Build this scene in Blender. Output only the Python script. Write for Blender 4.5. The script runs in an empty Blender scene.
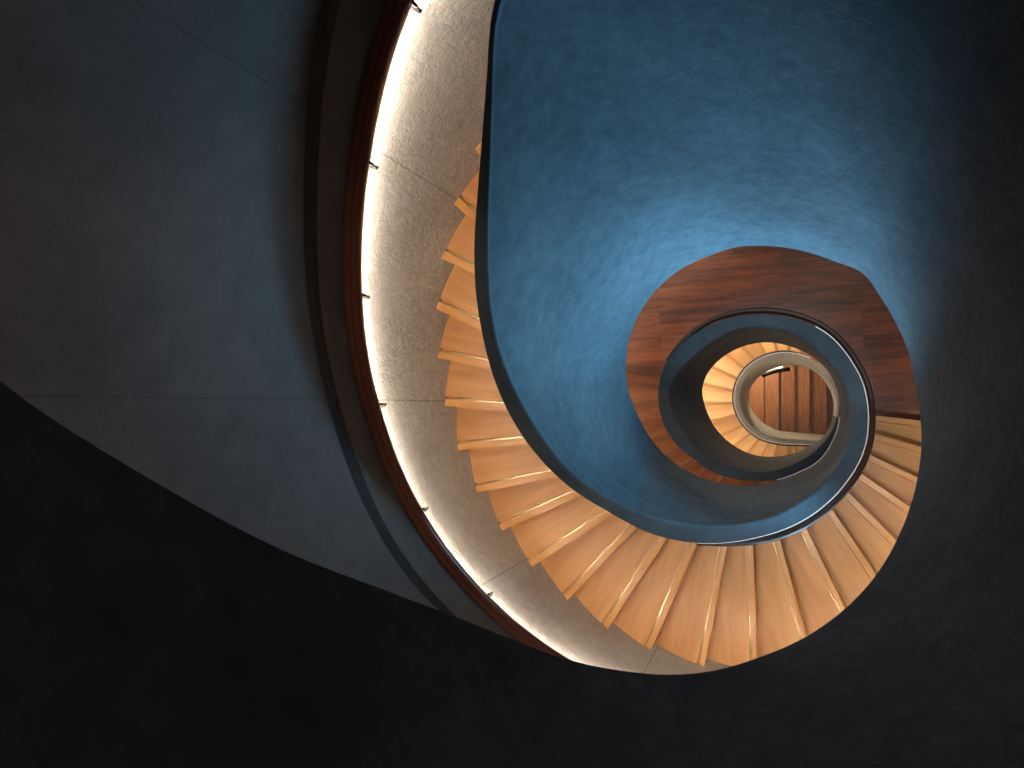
import bpy, bmesh, math
import numpy as np
from mathutils import Vector

# ------------------------------------------------------------------ set-up
S = bpy.context.scene
COL = S.collection
F = 800.0                 # focal length in pixels of the 1024 x 768 frame
NX, NY = 790.0, 405.0     # where the plumb line under the lens meets the frame


def lin(h):
    h = h.lstrip('#')
    c = [int(h[i:i + 2], 16) / 255 for i in (0, 2, 4)]
    return tuple((x / 12.92 if x <= .04045 else ((x + .055) / 1.055) ** 2.4) for x in c) + (1,)


def up(px, py, d):
    """world point at depth d under the lens"""
    return Vector(((px - NX) / F * d, (NY - py) / F * d, -d))


def gsmooth(x, y, sig):
    st = x[1] - x[0]
    k = max(1, int(3 * sig / st))
    w = np.exp(-.5 * (np.arange(-k, k + 1) * st / sig) ** 2)
    w /= w.sum()
    yp = np.concatenate([2 * y[0] - y[1:k + 1][::-1], y, 2 * y[-1] - y[-k - 1:-1][::-1]])
    return np.convolve(yp, w, 'valid')


def unwrap(pts, start):
    """cumulative azimuth (degrees, anticlockwise seen from above, going down) and radius in pixels"""
    out, prev = [], start
    for (x, y) in pts:
        a = math.degrees(math.atan2(NY - y, x - NX))
        while a < prev - 180: a += 360
        while a > prev + 180: a -= 360
        out.append((a, math.hypot(x - NX, y - NY)))
        prev = a
    out.sort()
    return np.array(out)


# ------------------------------------------------------------------ survey of the stair
# nosings of the first flight: outer end, inner end
NOSE = [((472.8, 144), (482, 160.5)), ((454, 204), (475, 224)), ((441, 258), (474, 274)), ((437, 309), (479, 329.5)),
        ((437, 358), (489, 369)), ((445, 406), (507, 411.5)), ((457, 450.6), (528.5, 444.5)), ((477, 492.5), (552.7, 478)),
        ((500.6, 531), (579, 496.5)), ((533, 566), (607.5, 518)), ((567.7, 599.4), (637, 528)), ((607.5, 629), (667, 538)),
        ((650.7, 651), (696.5, 544.6)), ((704, 669), (727, 546)), ((757, 661), (753, 546)), ((807, 639), (780, 541)),
        ((846, 610), (807, 530)), ((878, 577), (833, 511)), ((897, 541), (851, 495)), ((907, 505), (865, 476)),
        ((915, 476), (874.5, 457)), ((920, 447), (880, 435)), ((920, 420.5), (880, 416))]
RISE = .186
LAND = 8.4
ND = [LAND - RISE * (24 - n) for n in range(1, 24)]
# nosings of the second flight
NOSE2 = [((628, 374), (658, 377)), ((629, 387), (658, 390)), ((635, 408), (659, 407)), ((643, 425.6), (665, 423.6)),
         ((654, 443), (673, 438.4)), ((668, 459), (684, 450)), ((686, 471), (697, 462)), ((704, 479), (712, 470)),
         ((723, 485), (728, 477)), ((743, 488), (744, 480))]
ND2 = [LAND + RISE * k for k in range(10)]

dp = []
prev = 150
for (o, i), d in zip(NOSE, ND):
    m = ((o[0] + i[0]) / 2, (o[1] + i[1]) / 2)
    a = math.degrees(math.atan2(NY - m[1], m[0] - NX))
    while a < prev - 180: a += 360
    while a > prev + 180: a -= 360
    prev = a
    dp.append((a, d))
PHI_FIRST, PHI_LAST = dp[0][0], dp[-1][0]
dp = [(PHI_FIRST - 130, ND[0] - 130 * .026)] + dp + [(PHI_LAST + 8, LAND), (530, LAND)]
PH2 = []
for (o, i), d in zip(NOSE2, ND2):
    m = ((o[0] + i[0]) / 2, (o[1] + i[1]) / 2)
    a = math.degrees(math.atan2(NY - m[1], m[0] - NX)) % 360 + 360
    PH2.append(a)
    if d > LAND: dp.append((a, d))
dp.sort()
dp += [(800, 14.35), (1000, 17.3), (1070, 17.6)]
dpx, dpy = np.array([p[0] for p in dp]), np.array([p[1] for p in dp])
GRID = np.arange(-230, 1072, 2.0)
_D = np.interp(GRID, dpx, dpy)
lo = GRID < dpx[0]
_D[lo] = dpy[0] + (GRID[lo] - dpx[0]) * .026
_Ds = gsmooth(GRID, _D, 7)


def D(p): return np.interp(p, GRID, _D)
def DS(p): return np.interp(p, GRID, _Ds)


CAPH = 1.0
_DC = np.maximum(_Ds - CAPH, -1.6)
# lower edge of the balustrade wall
_DE = np.where(GRID < -5, 5.3 - .0234 * (-5 - GRID), np.maximum(5.3, _Ds + 1.0))
_DE = gsmooth(GRID, _DE, 5)
_DE = np.maximum(_DE, .15)


def DC(p): return np.interp(p, GRID, _DC)
def DE(p): return np.interp(p, GRID, _DE)


E_PX = [(0, 385), (150, 478), (292, 555), (372, 584), (451, 614), (518, 641), (559, 657.5), (632, 672), (675.6, 675), (716, 670.5), (757, 658),
        (804, 638), (839, 614), (874, 578), (899, 535), (912, 500), (919, 468), (921, 424), (918, 399), (913, 374), (905, 343), (896, 324),
        (880, 297), (863, 272), (835, 262), (810, 253), (780, 247), (758, 246), (735.6, 247), (707.5, 256.6), (678, 270.6), (654, 292.5),
        (637, 319), (628.5, 342), (626, 371), (628.6, 391.5), (637, 413), (651, 439), (667, 457), (684, 469), (701, 477.5), (721.6, 483),
        (742, 485.6), (760, 484.5), (778, 480), (800, 473), (819, 461), (833, 440), (840, 420), (840, 403), (835, 385), (824, 366),
        (804, 352), (788, 346), (764, 342.5), (739, 348), (721.6, 358), (707, 374), (702, 391.5), (705, 406), (714, 426), (726.6, 440),
        (746, 452), (769, 456.5), (788, 454.5), (808, 447), (820, 440), (830.5, 424), (834, 407), (827, 385), (818, 374), (803, 366.5),
        (791, 365.5), (773, 369), (759, 377), (750, 389), (750, 406), (759, 419), (771, 427), (788, 431.5), (805, 433), (823, 434.5), (850, 437)]
CO_PX = [(492, 0), (490.5, 47), (484.5, 122), (479, 188), (474.5, 240), (476, 295), (482, 331), (493, 376.5), (508, 412), (528.5, 445), (554, 473.5),
         (572.5, 490), (594, 503), (617, 516), (639, 529), (667, 538.4), (698, 543), (729, 542), (757, 537), (780, 530.5), (803, 520), (827, 502.5),
         (845.6, 482), (858, 463), (866, 440), (867.5, 424), (867, 402.5), (863, 385), (853, 365), (842, 349), (824, 332), (803, 322),
         (778, 316), (753, 315), (721.6, 320.6), (698, 331.6), (677, 348), (668, 360), (660.6, 376), (658, 399), (662, 421), (674.7, 443), (694, 459),
         (714, 473), (737, 479), (760.6, 481), (780, 478.5), (800, 471), (817, 462), (832, 441), (839, 412), (835, 385), (824, 366.5), (814, 360),
         (796.6, 354), (779.4, 353), (761, 358), (746.5, 368), (736.5, 384), (734, 400), (739, 417), (751, 431.7), (765, 440), (782, 443.5),
         (811, 444.5), (850, 446)]
CI_PX = [(493.5, 0), (494, 70), (491.5, 141), (489, 188.6), (488, 240), (489, 290), (494, 331), (505.7, 369), (521, 402), (540, 432), (556, 455),
         (570, 471), (593, 488), (620, 503), (651, 516), (682.5, 523), (721.6, 525.6), (747, 522.5), (780, 513), (803, 499), (827, 479),
         (842.5, 457), (849.5, 440), (852, 424), (850, 405.6), (843, 382), (828, 362), (810, 345), (788.5, 333), (764, 327.5), (739, 329),
         (714, 341), (689.5, 361), (673, 379), (668, 396), (674, 416), (689.5, 438.6), (709, 456), (734, 468), (756, 472.5), (776, 470), (800, 461),
         (822, 444), (835, 424), (837, 408), (830, 383), (818, 369), (798, 360), (779, 359), (762, 363.5), (749, 373.5), (741, 387),
         (739.5, 400), (744, 415), (754.5, 428), (767, 435.5), (783, 438.5), (812, 440), (850, 441)]


def curve(pxs, start, dfun, sig, left=None):
    tail = []      # the last, straight stretch
    for (a, b) in zip(pxs[-4:], pxs[-3:]):
        tail += [(a[0] + (b[0] - a[0]) * k / 6, a[1] + (b[1] - a[1]) * k / 6) for k in range(1, 7)]
    pxs = pxs[:-3] + tail
    u = unwrap(pxs, start)
    R = u[:, 1] * dfun(u[:, 0]) / F
    xs, ys = list(u[:, 0]), list(R)
    if left: xs, ys = [p for p, _ in left] + xs, [r for _, r in left] + ys
    return gsmooth(GRID, np.interp(GRID, xs, ys), sig)


_RE = curve(E_PX, -180, DE, 2.2)
_RO = curve(CO_PX, 126, DC, 3, [(-230, 1.40), (60, 1.50)])
_RI = curve(CI_PX, 126, DC, 3, [(-230, 1.25), (60, 1.42)])
_RO = np.maximum(_RO, _RI + .024)


def RE(p): return np.interp(p, GRID, _RE)
def RO(p): return np.interp(p, GRID, _RO)
def RI(p): return np.interp(p, GRID, _RI)


# shaft wall: radius by azimuth 0..360, measured where the step ends meet it
wp = []
prev = 150
for (o, i), d in list(zip(NOSE, ND))[1:13]:
    a = math.degrees(math.atan2(NY - o[1], o[0] - NX)) % 360
    wp.append((a, math.hypot(o[0] - NX, o[1] - NY) * d / F))
WALL_SURVEY = list(wp)
wp += [(0, 2.15), (60, 2.1), (95, 2.0), (275, 2.25), (310, 2.28), (360, 2.15)]
wp.sort()
_wx = np.arange(0, 1080, 2.0)
_wy = np.interp(_wx % 360, [p[0] for p in wp], [p[1] for p in wp])
_wy = gsmooth(_wx, _wy, 8)[180:360]
_wx = _wx[:180]


def RW(p):
    return np.interp(np.asarray(p, float) % 360, np.append(_wx, 360), np.append(_wy, _wy[0]))


def P(phi, R, d):
    a = math.radians(phi)
    return Vector((R * math.cos(a), R * math.sin(a), -d))


# ------------------------------------------------------------------ materials
def mat(name):
    m = bpy.data.materials.new(name)
    m.use_nodes = True
    nt = m.node_tree
    return m, nt, nt.nodes['Principled BSDF']


def node(nt, typ, **kw):
    n = nt.nodes.new(typ)
    for k, v in kw.items():
        if k in n.inputs: n.inputs[k].default_value = v
        else: setattr(n, k, v)
    return n


def plaster(name, c1, c2, rough=.85, bump=.35, scale=7, joints=False, spec=.25, pit_dark=.8, pit_bump=1.):
    m, nt, b = mat(name)
    L = nt.links.new
    tc = node(nt, 'ShaderNodeTexCoord')
    n1 = node(nt, 'ShaderNodeTexNoise', Scale=scale, Detail=8.0, Roughness=.65)
    n2 = node(nt, 'ShaderNodeTexNoise', Scale=1.3, Detail=4.0)
    n3 = node(nt, 'ShaderNodeTexNoise', Scale=60.0, Detail=4.0, Roughness=.7)
    vo = node(nt, 'ShaderNodeTexVoronoi', Scale=34.0)
    for n in (n1, n2, n3, vo): L(tc.outputs['Object'], n.inputs['Vector'])
    mx = node(nt, 'ShaderNodeMath', operation='ADD')
    L(n1.outputs['Fac'], mx.inputs[0]); L(n2.outputs['Fac'], mx.inputs[1])
    r = node(nt, 'ShaderNodeValToRGB')
    r.color_ramp.elements[0].position = .7; r.color_ramp.elements[0].color = lin(c1)
    r.color_ramp.elements[1].position = 1.3; r.color_ramp.elements[1].color = lin(c2)
    dv = node(nt, 'ShaderNodeMapRange'); dv.inputs['From Min'].default_value = .7; dv.inputs['From Max'].default_value = 1.3
    L(mx.outputs[0], dv.inputs['Value'])
    r.color_ramp.elements[0].position = 0; r.color_ramp.elements[1].position = 1
    L(dv.outputs[0], r.inputs['Fac'])
    # small pits in the cast surface
    pit = node(nt, 'ShaderNodeMapRange'); pit.inputs['From Min'].default_value = .06; pit.inputs['From Max'].default_value = .16
    L(vo.outputs['Distance'], pit.inputs['Value'])
    pm = node(nt, 'ShaderNodeMapRange'); pm.inputs['To Min'].default_value = pit_dark
    L(pit.outputs[0], pm.inputs['Value'])
    mul = node(nt, 'ShaderNodeMix', data_type='RGBA', blend_type='MULTIPLY'); mul.inputs['Factor'].default_value = 1
    L(r.outputs['Color'], mul.inputs[6]); L(pm.outputs[0], mul.inputs[7])
    out = mul.outputs[2]
    h = node(nt, 'ShaderNodeMath', operation='ADD')
    h2 = node(nt, 'ShaderNodeMath', operation='MULTIPLY'); h2.inputs[1].default_value = .5
    L(n3.outputs['Fac'], h2.inputs[0]); L(n1.outputs['Fac'], h.inputs[0]); L(h2.outputs[0], h.inputs[1])
    hh = node(nt, 'ShaderNodeMath', operation='ADD')
    pb = node(nt, 'ShaderNodeMath', operation='MULTIPLY'); pb.inputs[1].default_value = pit_bump
    L(pit.outputs[0], pb.inputs[0]); L(h.outputs[0], hh.inputs[0]); L(pb.outputs[0], hh.inputs[1])
    hout = hh.outputs[0]
    if joints:
        uv = node(nt, 'ShaderNodeUVMap')
        br = node(nt, 'ShaderNodeTexBrick', offset=.28)
        br.inputs['Scale'].default_value = 1; br.inputs['Mortar Size'].default_value = .006
        br.inputs['Brick Width'].default_value = 31 / 360 * 12.48; br.inputs['Row Height'].default_value = 60
        br.inputs['Mortar Smooth'].default_value = .6
        L(uv.outputs[0], br.inputs['Vector'])
        m2 = node(nt, 'ShaderNodeMix', data_type='RGBA', blend_type='MIX')
        m2.inputs[7].default_value = lin('#3a352c')
        f = node(nt, 'ShaderNodeMath', operation='MULTIPLY'); f.inputs[1].default_value = .4
        L(br.outputs['Fac'], f.inputs[0]); L(f.outputs[0], m2.inputs['Factor']); L(out, m2.inputs[6])
        out = m2.outputs[2]
    bp = node(nt, 'ShaderNodeBump', Strength=bump, Distance=.012)
    L(hout, bp.inputs['Height']); L(bp.outputs[0], b.inputs['Normal'])
    L(out, b.inputs['Base Color'])
    b.inputs['Roughness'].default_value = rough
    b.inputs['Specular IOR Level'].default_value = spec
    return m


def wood(name, c1, c2, c3, rough=.38, coord='UV', sx=1.2, sy=16., planks=None, var=.35):
    m, nt, b = mat(name)
    L = nt.links.new
    tc = node(nt, 'ShaderNodeTexCoord')
    oi = node(nt, 'ShaderNodeObjectInfo')
    mp = node(nt, 'ShaderNodeMapping'); mp.inputs['Scale'].default_value = (sx, sy, 1)
    add = node(nt, 'ShaderNodeVectorMath', operation='ADD')
    sc = node(nt, 'ShaderNodeMath', operation='MULTIPLY'); sc.inputs[1].default_value = 37
    L(oi.outputs['Random'], sc.inputs[0])
    src = tc.outputs[coord]
    if planks:
        rot = node(nt, 'ShaderNodeMapping'); rot.inputs['Rotation'].default_value = (0, 0, math.radians(planks[3]))
        L(src, rot.inputs['Vector']); src = rot.outputs[0]
    L(src, mp.inputs['Vector']); L(mp.outputs[0], add.inputs[0]); L(sc.outputs[0], add.inputs[1])
    n = node(nt, 'ShaderNodeTexNoise', Scale=2.2, Detail=7.0, Roughness=.6, Distortion=.4)
    vec = add.outputs[0]
    br = None
    if planks:
        br = node(nt, 'ShaderNodeTexBrick', offset=.37)
        br.inputs['Scale'].default_value = 1
        br.inputs['Brick Width'].default_value = planks[0]; br.inputs['Row Height'].default_value = planks[1]
        br.inputs['Mortar Size'].default_value = planks[2]; br.inputs['Color1'].default_value = (0, 0, 0, 1); br.inputs['Color2'].default_value = (1, 1, 1, 1)
        br.inputs['Mortar'].default_value = (.5, .5, .5, 1)
        L(src, br.inputs['Vector'])
        a2 = node(nt, 'ShaderNodeVectorMath', operation='MULTIPLY_ADD'); a2.inputs[1].default_value = (9, 9, 9)
        L(br.outputs['Color'], a2.inputs[0]); L(add.outputs[0], a2.inputs[2]); vec = a2.outputs[0]
    L(vec, n.inputs['Vector'])
    r = node(nt, 'ShaderNodeValToRGB')
    e = r.color_ramp.elements
    e[0].position = .28; e[0].color = lin(c1); e[1].position = .72; e[1].color = lin(c3)
    x = e.new(.5); x.color = lin(c2)
    f = node(nt, 'ShaderNodeMath', operation='MULTIPLY_ADD'); f.inputs[1].default_value = var; f.inputs[2].default_value = -var / 2
    L(br.outputs['Color'] if planks else oi.outputs['Random'], f.inputs[0])
    a = node(nt, 'ShaderNodeMath', operation='ADD'); L(n.outputs['Fac'], a.inputs[0]); L(f.outputs[0], a.inputs[1])
    L(a.outputs[0], r.inputs['Fac'])
    out = r.outputs['Color']
    if planks:
        m2 = node(nt, 'ShaderNodeMix', data_type='RGBA'); m2.inputs[7].default_value = lin('#1a0c06')
        L(br.outputs['Fac'], m2.inputs['Factor']); L(out, m2.inputs[6]); out = m2.outputs[2]
    L(out, b.inputs['Base Color'])
    bp = node(nt, 'ShaderNodeBump', Strength=.08, Distance=.004); L(n.outputs['Fac'], bp.inputs['Height']); L(bp.outputs[0], b.inputs['Normal'])
    b.inputs['Roughness'].default_value = rough
    return m


def plain(name, c, rough=.5, metal=0., emit=None, strength=0.):
    m, nt, b = mat(name)
    tc = node(nt, 'ShaderNodeTexCoord')
    n = node(nt, 'ShaderNodeTexNoise', Scale=25.0, Detail=3.0)
    nt.links.new(tc.outputs['Object'], n.inputs['Vector'])
    r = node(nt, 'ShaderNodeValToRGB'); c0 = lin(c)
    r.color_ramp.elements[0].color = tuple(x * .8 for x in c0[:3]) + (1,); r.color_ramp.elements[1].color = tuple(min(1, x * 1.15) for x in c0[:3]) + (1,)
    nt.links.new(n.outputs['Fac'], r.inputs['Fac']); nt.links.new(r.outputs['Color'], b.inputs['Base Color'])
    b.inputs['Roughness'].default_value = rough; b.inputs['Metallic'].default_value = metal
    if emit:
        b.inputs['Emission Color'].default_value = lin(emit); b.inputs['Emission Strength'].default_value = strength
    return m


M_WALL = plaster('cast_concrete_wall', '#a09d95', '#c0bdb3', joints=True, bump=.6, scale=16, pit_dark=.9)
M_UPPER = plaster('dark_upper_wall', '#4a4543', '#5a5452', joints=True, bump=.5)
M_BLUE = plaster('blue_grey_plaster', '#3a4249', '#596269', bump=.6, scale=13, pit_dark=.94, pit_bump=.25)
M_GREY = plaster('pale_grey_plaster', '#a3a19b', '#bebbb3', bump=.2)
M_COPE = plaster('coping_plaster', '#464f57', '#5a656e', bump=.2)
M_STEP = wood('oak_step', '#9e6a36', '#ac7842', '#b8864e', rough=.42, sx=.9, sy=7., var=.2)
M_NOSE = wood('oak_nosing', '#a8743c', '#b68248', '#c29058', rough=.3, sx=.9, sy=7., var=.2)
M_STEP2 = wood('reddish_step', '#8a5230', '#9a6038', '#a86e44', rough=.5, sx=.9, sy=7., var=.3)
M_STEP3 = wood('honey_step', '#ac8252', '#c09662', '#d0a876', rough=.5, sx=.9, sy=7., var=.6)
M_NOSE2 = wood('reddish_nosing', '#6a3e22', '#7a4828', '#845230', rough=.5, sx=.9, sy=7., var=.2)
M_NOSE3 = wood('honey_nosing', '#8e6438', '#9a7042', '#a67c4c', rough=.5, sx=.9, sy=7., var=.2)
M_LAND = wood('brown_plank', '#4a2210', '#6e3820', '#8c4c2c', rough=.45, coord='Object', sx=1.0, sy=9., planks=(1.3, .135, .001, -4), var=.32)
M_DEEP = wood('brown_step', '#7c4a26', '#9a6238', '#b47a4c', rough=.5)
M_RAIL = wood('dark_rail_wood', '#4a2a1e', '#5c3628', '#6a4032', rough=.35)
M_RAIL2 = wood('shaded_rail_wood', '#2a1812', '#38221a', '#442a20', rough=.45)  # darker copy of the rail wood, shade put into the colour
M_BLACK = plain('black_iron', '#14110f', .45, .6)
M_GLINT = plain('glint_metal', '#e8c898', .25, .6)
M_STRIP = plain('dark_wall_strip', '#0d0a08', .9)
M_LED = plain('warm_led', '#ffffff', .5, 0, '#fff3e4', 290)
M_LED2 = plain('soft_led', '#ffffff', .5, 0, '#f6ecf0', .28)
M_LED3 = plain('deep_led', '#ffffff', .5, 0, '#ffe6c8', 100)
M_LED4 = plain('landing_led', '#ffffff', .5, 0, '#ffe2c4', 36)


# ------------------------------------------------------------------ mesh helpers
def link(name, bm, m, parent=None, smooth=True):
    bmesh.ops.recalc_face_normals(bm, faces=bm.faces)
    me = bpy.data.meshes.new(name)
    bm.to_mesh(me); bm.free()
    if m: me.materials.append(m)
    if smooth: me.shade_smooth()
    o = bpy.data.objects.new(name, me)
    COL.objects.link(o)
    if parent: o.parent = parent
    return o


def empty(name, loc=(0, 0, 0)):
    o = bpy.data.objects.new(name, None)
    o.empty_display_size = .2
    COL.objects.link(o)
    o.location = loc
    return o


def tag(o, label, cat, group=None):
    o['label'] = label; o['category'] = cat
    if group: o['group'] = group
    return o


def struct(o):
    o['kind'] = 'structure'
    return o


def strip(bm, rows, closed_ring=True, caps=True, uvfun=None):
    """rows: list of cross sections (lists of points). every side is its own smooth strip, corners stay crisp"""
    n = len(rows[0])
    for k in range(n if closed_ring else n - 1):
        a = [bm.verts.new(r[k]) for r in rows]
        b = [bm.verts.new(r[(k + 1) % n]) for r in rows]
        for i in range(len(rows) - 1):
            bm.faces.new((a[i], a[i + 1], b[i + 1], b[i]))
    if caps and closed_ring:
        for r in (rows[0], rows[-1]): bm.faces.new([bm.verts.new(p) for p in r])


def fix(bm):
    pass


def tube(bm, path, rad, seg=10, squash=1.0):
    """round section swept along a path of points; squash flattens it vertically"""
    rings = []
    for i, p in enumerate(path):
        t = (path[min(i + 1, len(path) - 1)] - path[max(i - 1, 0)]).normalized()
        s = t.cross(Vector((0, 0, 1)))
        if s.length < 1e-4: s = Vector((1, 0, 0))
        s.normalize(); u = s.cross(t).normalized()
        rings.append([bm.verts.new(p + s * math.cos(2 * math.pi * k / seg) * rad + u * math.sin(2 * math.pi * k / seg) * rad * squash) for k in range(seg)])
    for a, b in zip(rings, rings[1:]):
        for k in range(seg): bm.faces.new((a[k], a[(k + 1) % seg], b[(k + 1) % seg], b[k]))
    bm.faces.new(rings[0]); bm.faces.new(rings[-1])


# ------------------------------------------------------------------ shaft wall
# ------------------------------------------------------------------ balustrade wall coiling round the well
def coil(p0, p1, body_mat, cope_mat, label, e_thick=.13):
    ph = np.arange(p0, p1 + .01, 2.0)
    root = empty('balustrade', P(float(ph[len(ph) // 2]), float(RE(ph[len(ph) // 2])), float(DE(ph[len(ph) // 2]))))
    tag(root, label, 'balustrade')
    rows, rows2 = [], []
    for p in ph:
        ro, ri, re, dc, de = (float(f(p)) for f in (RO, RI, RE, DC, DE))
        t = .03
        mids = []
        for k in range(1, 4):
            w = k / 4
            mids.append(P(p, (ri + .006) * (1 - w) + re * w, (dc + t) * (1 - w) + de * w))
        rows.append([P(p, ro - .006, dc + t), P(p, ri + .006, dc + t)] + [P(p, re, de)] + [P(p, re + e_thick, de)])
        e = min(.03, .4 * (ro - ri))
        rows2.append([P(p, ro, dc)] + [P(p, ri + e - e * math.sin(q), dc + .6 * e - .6 * e * math.cos(q)) for q in (0, .4, .8, 1.2, 1.57)] + [P(p, ri, dc + t), P(p, ro, dc + t)])
    bm = bmesh.new(); strip(bm, rows)
    b = link('wall_panel', bm, body_mat, root)
    bm = bmesh.new(); strip(bm, rows2)
    c = link('coping', bm, cope_mat, root)
    for o in (b, c):
        o.matrix_parent_inverse = root.matrix_basis.inverted()
    return root


coil(-206, 352, M_BLUE, M_COPE, 'large blue plastered balustrade wall curving around the top of the well')
coil(352, 706, M_BLUE, M_COPE, 'dark blue balustrade ring coiling in front of the brown landing')
coil(706, 1066, M_GREY, M_GREY, 'small pale grey balustrade ring at the very bottom of the spiral')


# ------------------------------------------------------------------ steps
def r_in(p, d):
    dc, de = float(DC(p)), float(DE(p))
    w = min(1, max(0, (d - dc) / max(.05, de - dc)))
    return float(RO(p)) * (1 - w) + (float(RE(p)) + .13) * w - .012 - .03 * w


def unroll(az, near):
    while az < near - 180: az += 360
    while az > near + 180: az -= 360
    return az


class Line:
    """nosing line in plan at depth d, between the balustrade and the shaft wall"""
    def __init__(self, a, b, phi, d):
        self.d, self.phi = d, phi
        A, B = Vector((a.x, a.y)), Vector((b.x, b.y))
        u = (B - A).normalized()       # outwards
        self.u = u

        def solve(fun, t0, t1):
            for _ in range(50):
                tm = (t0 + t1) / 2
                q = A + u * tm
                if q.length - fun(unroll(math.degrees(math.atan2(q.y, q.x)), phi)) > 0: t1 = tm
                else: t0 = tm
            return A + u * t0
        mid = (A + B) / 2
        tm = (mid - A).length
        self.i = solve(lambda p: r_in(p, d), -1.2, tm)
        self.o = solve(lambda p: float(RW(p)) + .03, tm, 3.5)
        # steps run anticlockwise downwards: forward = left of the outward direction
        self.n = Vector((-u.y, u.x))

    def pts(self, off, k=7):
        """points along the line, shifted back up the stair by off"""
        return [self.i.lerp(self.o, j / (k - 1)) - self.n * off for j in range(k)]


def radial_line(phi, d, c=(-.25, .0)):
    a = math.radians(phi)
    p0 = P(phi, r_in(phi, d), d); p1 = P(phi, float(RW(phi)), d)
    return Line(p0, p1, phi, d)


def step(parent, back, front, with_bits=True, mats=(M_STEP, M_NOSE), glint=True):
    d = front.d
    k = 7
    bm = bmesh.new(); uvl = bm.loops.layers.uv.new('UVMap')
    bk = back.pts(.03, k)

    def prism(bm, A, B, d0, d1):
        rows = []
        for q, r in zip(A, B):
            rows.append([Vector((q.x, q.y, -d0)), Vector((r.x, r.y, -d0)), Vector((r.x, r.y, -d1)), Vector((q.x, q.y, -d1))])
        strip(bm, rows)

    def uvs(bm):
        uvl = bm.loops.layers.uv.verify()
        for f in bm.faces:
            for l in f.loops:
                v = Vector((l.vert.co.x, l.vert.co.y)) - front.i
                l[uvl].uv = (v.dot(front.u), v.dot(front.n) + l.vert.co.z)
    prism(bm, bk, front.pts(.062, k), d, d + .034)
    prism(bm, bk, front.pts(.016, k), d + .034, d + .27)
    uvs(bm)
    s = link('step', bm, mats[0], parent, smooth=False)
    s.matrix_parent_inverse = parent.matrix_basis.inverted()
    if with_bits:
        bm = bmesh.new()
        prism(bm, front.pts(.046 if glint else .057, k), front.pts(0, k), d, d + .034)
        uvs(bm)
        nz = link('nosing', bm, mats[1], s, smooth=False)
        if not glint: return s
        bm = bmesh.new()
        a = front.i.lerp(front.o, .10) - front.n * .054; b_ = front.i.lerp(front.o, .88) - front.n * .054
        tube(bm, [Vector((a.lerp(b_, j / 6).x, a.lerp(b_, j / 6).y, -d - .001)) for j in range(7)], .0078, 10, .5)
        il = link('glint_bar', bm, M_GLINT, s)  # bar added in the groove only to give a glint
    return s


def deg(v): return math.degrees(math.atan2(v.y, v.x))


lines1 = []
for (o, i), d, (ph, _) in zip(NOSE, ND, [p for p in dp if PHI_FIRST - .01 <= p[0] <= PHI_LAST + .01]):
    lines1.append(Line(up(*i, d), up(*o, d), ph, d))
pre = []
for k in range(5, 0, -1):
    pre.append(radial_line(PHI_FIRST - 7.2 * k, ND[0] - RISE * k))
lines1 = pre + lines1
fl = empty('staircase', P(260, 1.5, 6.6))
tag(fl, 'long curved flight of pale oak steps between beige wall and blue balustrade', 'staircase')
for k, (a, b) in enumerate(zip(lines1, lines1[1:])): step(fl, a, b, glint=k < 21)

lines2 = []
for (o, i), d, ph in zip(NOSE2, ND2, PH2):
    lines2.append(Line(up(*i, d), up(*o, d), ph, d))
ph = PH2[-1]; d = ND2[-1]
nh = 22
for k in range(1, nh + 1):
    p = PH2[-1] + (800 - PH2[-1]) * k / nh
    lines2.append(radial_line(p, ND2[-1] + (14.35 - ND2[-1]) * k / nh))
fl2 = empty('staircase', P(560, 1.4, 9.4))
tag(fl2, 'short run of reddish steps leading down from the brown plank landing', 'staircase')
for a, b in zip(lines2, lines2[1:]): step(fl2, a, b, with_bits=b.phi < 640, glint=False, mats=(M_STEP2, M_NOSE2))
lines3 = [lines2[-1]]
for k in range(1, 18):
    lines3.append(radial_line(800 + 12.5 * k, 14.35 + .184 * k))
fl3 = empty('staircase', P(900, 1.4, 15.9))
tag(fl3, 'deep fan of bright honey steps wrapped around the small grey ring', 'staircase')
for a, b in zip(lines3, lines3[1:]): step(fl3, a, b, glint=False, mats=(M_STEP3, M_NOSE3))

# landing between the flights
l0, l1 = lines1[-1], lines2[0]
bm = bmesh.new()
rows = []
a0, a1 = l0.phi, l1.phi
K = 60
for k in range(K + 1):
    t = k / K
    p = l0.phi + (l1.phi - l0.phi) * t
    qi = P(p, r_in(p, LAND), 0); qo = P(p, float(RW(p)) + .03, 0)
    w0, w1 = max(0, 1 - t * 8), max(0, 1 - (1 - t) * 8)
    if k == 0: qi, qo = l0.i - l0.n * .04, l0.o - l0.n * .04
    if k == K: qi, qo = l1.i, l1.o
    rows.append([Vector((qi.x, qi.y, -LAND)), Vector((qo.x, qo.y, -LAND)), Vector((qo.x, qo.y, -LAND - .24)), Vector((qi.x, qi.y, -LAND - .24))])
strip(bm, rows)
ld = link('stair_landing', bm, M_LAND, None, smooth=False)
tag(ld, 'half round landing of dark reddish brown wooden planks outside the blue ring', 'landing')

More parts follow.
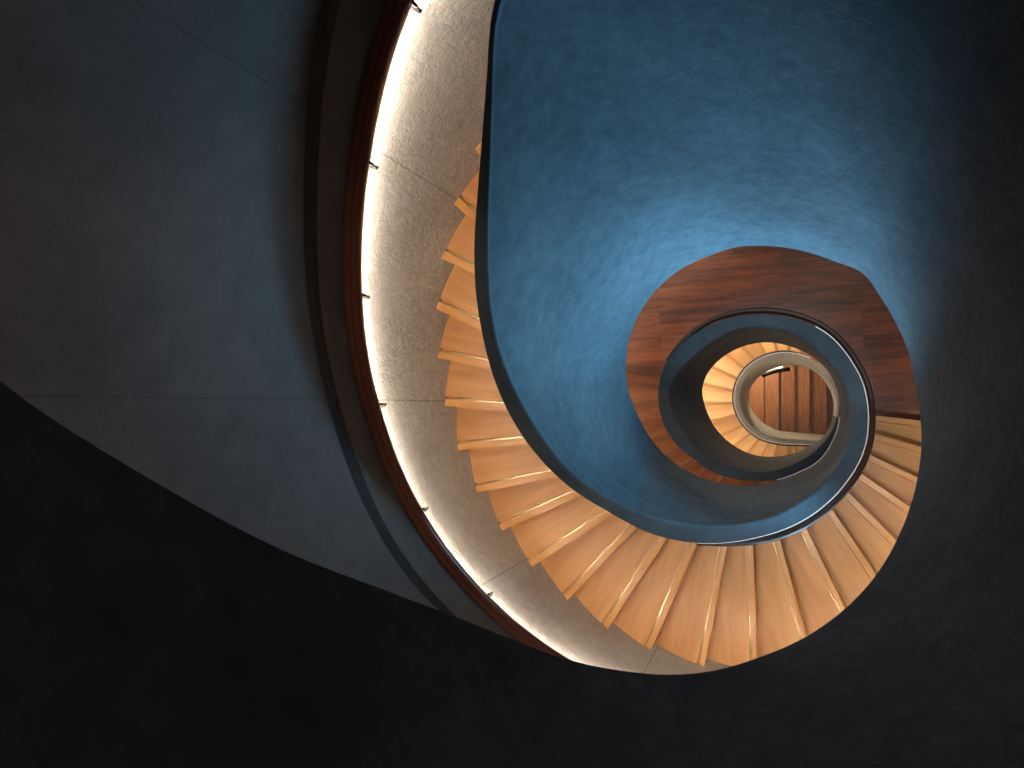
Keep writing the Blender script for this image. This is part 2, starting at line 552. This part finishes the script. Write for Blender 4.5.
# straight flight at the very bottom
fl4 = empty('staircase', (0, 0, -18.6))
tag(fl4, 'straight brown wooden steps at the bottom, framed by the grey ring', 'staircase')
xs = [748, 763.7, 778.7, 794.5, 809.5, 826.7, 842, 858]
for k, (x0, x1) in enumerate(zip([730] + xs, xs)):
    d = 17.95 + .15 * k
    X0, X1 = (x0 - NX) / F * d - .03, (x1 - NX) / F * d
    bm = bmesh.new(); uvl = bm.loops.layers.uv.new('UVMap')
    for (q0, q1, e0, e1) in ((X0, X1 - .03, d, d + .035), (X0, X1, d + .001, d + .03), (X0, X1 - .05, d + .035, d + .6)):
        rows = [[Vector((q0, y, -e0)), Vector((q1, y, -e0)), Vector((q1, y, -e1)), Vector((q0, y, -e1))] for y in (-1.35, -.4, .5, 1.35)]
        strip(bm, rows)
    for f in bm.faces:
        for l in f.loops: l[uvl].uv = (l.vert.co.y, l.vert.co.x)
    s = link('step', bm, M_DEEP, fl4, smooth=False)
    s.matrix_parent_inverse = fl4.matrix_basis.inverted()

bm = bmesh.new()
rows = []
for a in range(0, 361, 4):
    rows.append([P(a, .01, 19.8), P(a, float(RW(a)) + .02, 19.8)])
strip(bm, rows, closed_ring=False)
struct(link('floor', bm, M_LAND))

# soffit of the storey above (closes the stair over the landing)
bm = bmesh.new()
rows = []
for p in np.arange(-206, 101, 3.0):
    d1 = float(DE(p)) - .28
    rows.append([P(p, float(RE(p)) + .1, d1 - .2), P(p, float(RW(p)) + .02, d1 - .2), P(p, float(RW(p)) + .02, d1), P(p, float(RE(p)) + .1, d1)])
strip(bm, rows)
struct(link('ceiling', bm, M_BLUE))

# ------------------------------------------------------------------ handrail on the shaft wall
RAIL_IN = [(404.8, 0), (380, 94), (366, 169), (360.5, 224), (359, 265), (360, 290), (362, 341), (379, 407), (400, 474), (446, 543), (500, 606), (543, 649)]
RAIL_OUT = [(388, 0), (365, 89), (350, 164), (345, 200), (343.5, 250), (344, 294), (347, 315), (353, 364), (366, 410), (384, 458), (420, 536), (466, 593), (516, 639)]
STRIP_PX = [(329, 0), (320, 50), (313, 117), (310, 200), (310, 255), (315, 318), (328, 381), (351, 458), (400, 560), (446, 613)]
ui, uo, ug = unwrap(RAIL_IN, 133), unwrap(RAIL_OUT, 133), unwrap(STRIP_PX, 133)
PR = np.arange(96, 353, 2.0)
rmid = (np.interp(PR, ui[:, 0], ui[:, 1]) + np.interp(PR, uo[:, 0], uo[:, 1])) / 2
_drail = (RW(PR) - .036) * F / rmid
lim = min(ui[-1, 0], uo[-1, 0])
gap = D(PR) - _drail
g0 = float(np.interp(ui[0, 0], PR, gap)); g1 = float(np.interp(lim - 4, PR, gap))
gap = np.where(PR < ui[0, 0], g0, np.where(PR > lim - 4, g1, gap))
_drail = gsmooth(PR, DS(PR) - gap, 5)
print('rail gap', [(int(p), round(float(g), 2)) for p, g in zip(PR[::10], gap[::10])])
print('wall survey', [(int(a), round(float(r), 2)) for a, r in sorted(WALL_SURVEY)])
for nm, f in (('RE', RE), ('RO', RO), ('RI', RI), ('DC', DC), ('DE', DE), ('D', D)):
    print(nm, [(p, round(float(f(p)), 2)) for p in range(-180, 1061, 45)])


def DRAIL(p): return float(np.interp(p, PR, _drail))


# ------------------------------------------------------------------ shaft wall, darker in colour above the line behind the handrail
def seam(a):
    """depth of the line behind the handrail, by azimuth 0..360"""
    a = a % 360
    if 96 <= a <= 352: return DRAIL(a) + .008
    x = (a - 352) % 360
    return DRAIL(352) + .008 + (DRAIL(96) - DRAIL(352)) * x / 104


def build_wall(name, m, low):
    bm = bmesh.new()
    uvl = bm.loops.layers.uv.new('UVMap')
    az = np.arange(0, 361, 2.0)
    n = len(az) - 1
    nz = 28
    vs, dd = {}, {}
    for i in range(n):
        s0 = seam(float(az[i]))
        for j in range(nz + 1):
            d = s0 + (20.4 - s0) * j / nz if low else -3.0 + (s0 + 3.0) * j / nz
            dd[i, j] = d
            vs[i, j] = bm.verts.new(P(az[i], float(RW(az[i])), d))
    for i in range(n):
        for j in range(nz):
            f = bm.faces.new((vs[i, j], vs[(i + 1) % n, j], vs[(i + 1) % n, j + 1], vs[i, j + 1]))
            for l, (ii, jj) in zip(f.loops, ((i, j), (i + 1, j), (i + 1, j + 1), (i, j + 1))):
                l[uvl].uv = ((az[ii] - 2.0) / 360 * 12.48, dd[ii % n, jj] + 10)
    me = bpy.data.meshes.new(name); bm.to_mesh(me); bm.free()
    me.materials.append(m); me.shade_smooth()
    o = bpy.data.objects.new(name, me); COL.objects.link(o)
    return struct(o)


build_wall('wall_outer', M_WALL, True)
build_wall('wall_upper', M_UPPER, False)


def swept(p0, p1, fun, step_=2.0):
    rows = [fun(float(p)) for p in np.arange(p0, p1 + .01, step_)]
    bm = bmesh.new(); strip(bm, rows)
    return bm


hr = empty('handrail', P(180, float(RW(180)) - .06, DRAIL(180)))
tag(hr, 'dark brown wooden handrail on black hooks along the glowing beige outer wall', 'handrail')


def kid(o, root):
    o.matrix_parent_inverse = root.matrix_basis.inverted()
    return o


def sect(p):
    r, d = float(RW(p)), DRAIL(p)
    prof = [(-.072, .004), (-.064, -.013), (-.050, -.019), (-.036, -.013), (-.029, -.002), (-.024, -.007), (-.012, -.009), (.004, -.006),
            (.004, .012), (-.03, .014), (-.047, .016), (-.0475, .054), (-.056, .056), (-.068, .026)]
    return [P(p, r + a, d + b) for a, b in prof]


bm = bmesh.new()
rows = [sect(float(p)) for p in PR]
n = len(rows[0])
vv = [[bm.verts.new(q) for q in r] for r in rows]
for a, b in zip(vv, vv[1:]):
    for k in range(n): bm.faces.new((a[k], a[(k + 1) % n], b[(k + 1) % n], b[k]))
bm.faces.new(vv[0]); bm.faces.new(vv[-1])
kid(link('rail', bm, M_RAIL, hr), hr)
bm = swept(98, 350, lambda p: [P(p, RW(p) - .0472, DRAIL(p) + .022), P(p, RW(p) - .043, DRAIL(p) + .022), P(p, RW(p) - .043, DRAIL(p) + .052), P(p, RW(p) - .0472, DRAIL(p) + .052)])
kid(link('led_strip', bm, M_LED, hr), hr)['label'] = 'white glowing light strip under the rail'
for (x, y) in [(412, 1), (372, 164), (364, 295), (380, 404), (422, 509), (486, 596)]:
    a = math.degrees(math.atan2(NY - y, x - NX)) % 360
    r, d = float(RW(a)), DRAIL(a)
    bm = bmesh.new()
    path = [P(a, r - .060, d + .02), P(a, r - .066, d + .06), P(a + .05, r - .064, d + .10), P(a + .2, r - .050, d + .125), P(a + .45, r - .025, d + .12), P(a + .6, r + .01, d + .10)]
    tube(bm, path, .007, 8)
    c = P(a + .6, r - .004, d + .10)
    rad = Vector((math.cos(math.radians(a)), math.sin(math.radians(a)), 0))
    tube(bm, [c - rad * .004, c + rad * .008], .014, 12)
    kid(link('bracket', bm, M_BLACK, hr), hr)

# dark strip along the wall above the rail
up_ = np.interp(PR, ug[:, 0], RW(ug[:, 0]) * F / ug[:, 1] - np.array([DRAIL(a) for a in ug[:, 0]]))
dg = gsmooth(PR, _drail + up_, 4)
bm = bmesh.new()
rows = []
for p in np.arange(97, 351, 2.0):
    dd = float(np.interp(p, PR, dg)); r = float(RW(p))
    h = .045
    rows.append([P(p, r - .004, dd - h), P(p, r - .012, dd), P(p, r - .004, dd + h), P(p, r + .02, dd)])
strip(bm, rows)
struct(link('dark_strip_1', bm, M_STRIP))


# ------------------------------------------------------------------ slim rail and glow line on the stair side of the balustrade
def inner_rail(p0, p1, label, gap=.045, rad=.028, led_end=None):
    root = empty('handrail', P((p0 + p1) / 2, float(RO((p0 + p1) / 2)) + gap, float(DC((p0 + p1) / 2)) + .12))
    tag(root, label, 'handrail')
    ph = np.arange(p0, p1 + .01, 2.0)

    def g(p):   # the rail swings in against the wall at both ends
        e = min(1, (p - p0) / 30 + .02, (p1 - p) / 30 + .02)
        return gap * e * e * (3 - 2 * e)
    bm = bmesh.new()
    tube(bm, [P(p, float(RO(p)) + g(p) + .01, float(DC(p)) + .10) for p in ph], rad, 10)
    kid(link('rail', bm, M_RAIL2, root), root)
    bm = swept(p0, led_end or p1, lambda p: [P(p, RO(p) - .004, DC(p) + .035), P(p, RO(p) + .012, DC(p) + .035), P(p, RO(p) + .012, DC(p) + .05), P(p, RO(p) - .004, DC(p) + .05)])
    kid(link('led_strip', bm, M_LED2, root), root)['label'] = 'thin pale glowing line'
    return root


inner_rail(236, 520, 'slim brown rail with pale light line on the outside of the blue ring', led_end=432)
inner_rail(620, 706, 'short lit rail at the lower edge of the dark coil')
inner_rail(786, 1050, 'thin lit rail edging the small grey ring', gap=.02, rad=.02)

# lit handrail end seen at the top of the bottom flight
root = empty('light_fitting', up(775, 369, 17.3))
tag(root, 'short white lamp with black underside at top of the bottom steps', 'lamp')
a, b = up(766, 371.3, 17.3), up(783, 367.2, 17.3)
bm = bmesh.new(); tube(bm, [a.lerp(b, k / 6) + Vector((0, .02 * math.sin(k / 6 * math.pi), 0)) for k in range(7)], .036, 10)
kid(link('diffuser', bm, plain('white_diffuser', '#f0eee6', .4, 0, '#fff4e0', 1.2), root), root)
bm = bmesh.new(); tube(bm, [a.lerp(b, -.25 + k / 3.6) + Vector((0, -.075 + .03 * math.sin(k / 6 * math.pi), .0)) for k in range(7)], .045, 10)
kid(link('housing', bm, M_BLACK, root), root)

# glowing strips added to light the lower storeys, unseen behind the balustrade
def lower_led(p0, p1, m, root, h=1.0):
    bm = swept(p0, p1, lambda p: [P(p, RW(p) - .034, DS(p) - h + .017), P(p, RW(p) + .004, DS(p) - h + .017), P(p, RW(p) + .004, DS(p) - h + .028), P(p, RW(p) - .034, DS(p) - h + .028)], 3.)
    kid(link('led_strip', bm, m, root), root)


lower_led(470, 640, M_LED4, fl2)
lower_led(780, 1000, M_LED3, fl3)


# ------------------------------------------------------------------ light
def lamp(kind, name, loc, target, energy, color, **kw):
    l = bpy.data.lights.new(name, kind)
    l.energy = energy; l.color = color
    for k, v in kw.items(): setattr(l, k, v)
    o = bpy.data.objects.new(name, l); COL.objects.link(o)
    o.location = loc
    o.rotation_euler = (Vector(target) - Vector(loc)).to_track_quat('-Z', 'Y').to_euler()
    return o


lamp('SPOT', 'landing_window_light', P(-56, 1.9, 6.2), P(80, 1.1, 4.9), 1150, (.27, .67, 1.0), shadow_soft_size=.4, spot_size=math.radians(82), spot_blend=1.0)
lamp('SPOT', 'landing_window_light', P(-18, 1.9, 5.85), P(148, 1.15, 4.9), 640, (.27, .67, 1.0), shadow_soft_size=.25, spot_size=math.radians(70), spot_blend=1.0)
lamp('SPOT', 'well_fill', (-.25, 0, 3), (-.25, 0, -9), 1300, (.45, .74, 1.0), shadow_soft_size=.25, spot_size=math.radians(12.5), spot_blend=.5)  # unseen blue fill added to tint the lower copings
for a, e in ((150, 38), (185, 66), (218, 90), (250, 95), (282, 95), (310, 66)):  # unseen warm spots added to brighten the treads and beige wall
    lamp('SPOT', 'stair_fill', P(a, 1.72 if a < 200 else 1.6, max(1.3, float(DE(a - 360)) + .35)), P(a + 42, 1.98, float(D(a + 42))), e, (1, .94, .84), shadow_soft_size=.03, spot_size=math.radians(46 if a < 200 else 62), spot_blend=.9)
lamp('SPOT', 'landing_fill', P(75, 1.75, 5.6), P(95, 1.2, 8.4), 36, (1, .82, .62), shadow_soft_size=.08, spot_size=2.6, spot_blend=.8)  # fill added to warm the landing planks, no fitting modelled
lamp('POINT', 'well_bottom_fill', P(125, 1.35, 16.9), (0, 0, -19), 80, (1, .78, .55), shadow_soft_size=.1)  # hidden lamp added to light the bottom steps
for a, d, e in ((152, 1.0, 12), (172, 1.15, 18), (190, 1.4, 18)):  # unseen fills added to turn the upper wall a neutral grey
    lamp('SPOT', 'upper_wall_fill', P(a, 1.42, d), P(a + 4, 1.99, d + 1.5), e, (1, .72, .54), shadow_soft_size=.12, spot_size=math.radians(70), spot_blend=1.0)
lamp('SPOT', 'top_fill', (.5, .4, 1.6), P(-140, 1.1, 1.6), 34, (1, .66, .46), shadow_soft_size=.4, spot_size=1.3, spot_blend=1.0)  # added warm fill for the near balustrade wall, no fitting overhead

w = bpy.data.worlds.new('World'); S.world = w
w.use_nodes = True
w.node_tree.nodes['Background'].inputs[0].default_value = (1, .78, .62, 1)
w.node_tree.nodes['Background'].inputs[1].default_value = .03

# ------------------------------------------------------------------ camera
cam = bpy.data.cameras.new('camera')
cam.sensor_fit = 'HORIZONTAL'; cam.sensor_width = 36
cam.lens = F / 1024 * 36
cam.shift_x = -(NX - 512) / 1024
cam.shift_y = (NY - 384) / 1024
cam.clip_start = .01
co = bpy.data.objects.new('camera', cam); COL.objects.link(co)
co.location = (0, 0, 0); co.rotation_euler = (0, 0, 0)
S.camera = co
S.view_settings.view_transform = 'Standard'
S.view_settings.look = 'None'
S.view_settings.exposure = 0
try:
    S.cycles.use_denoising = True
    S.cycles.max_bounces = 8
except Exception:
    pass
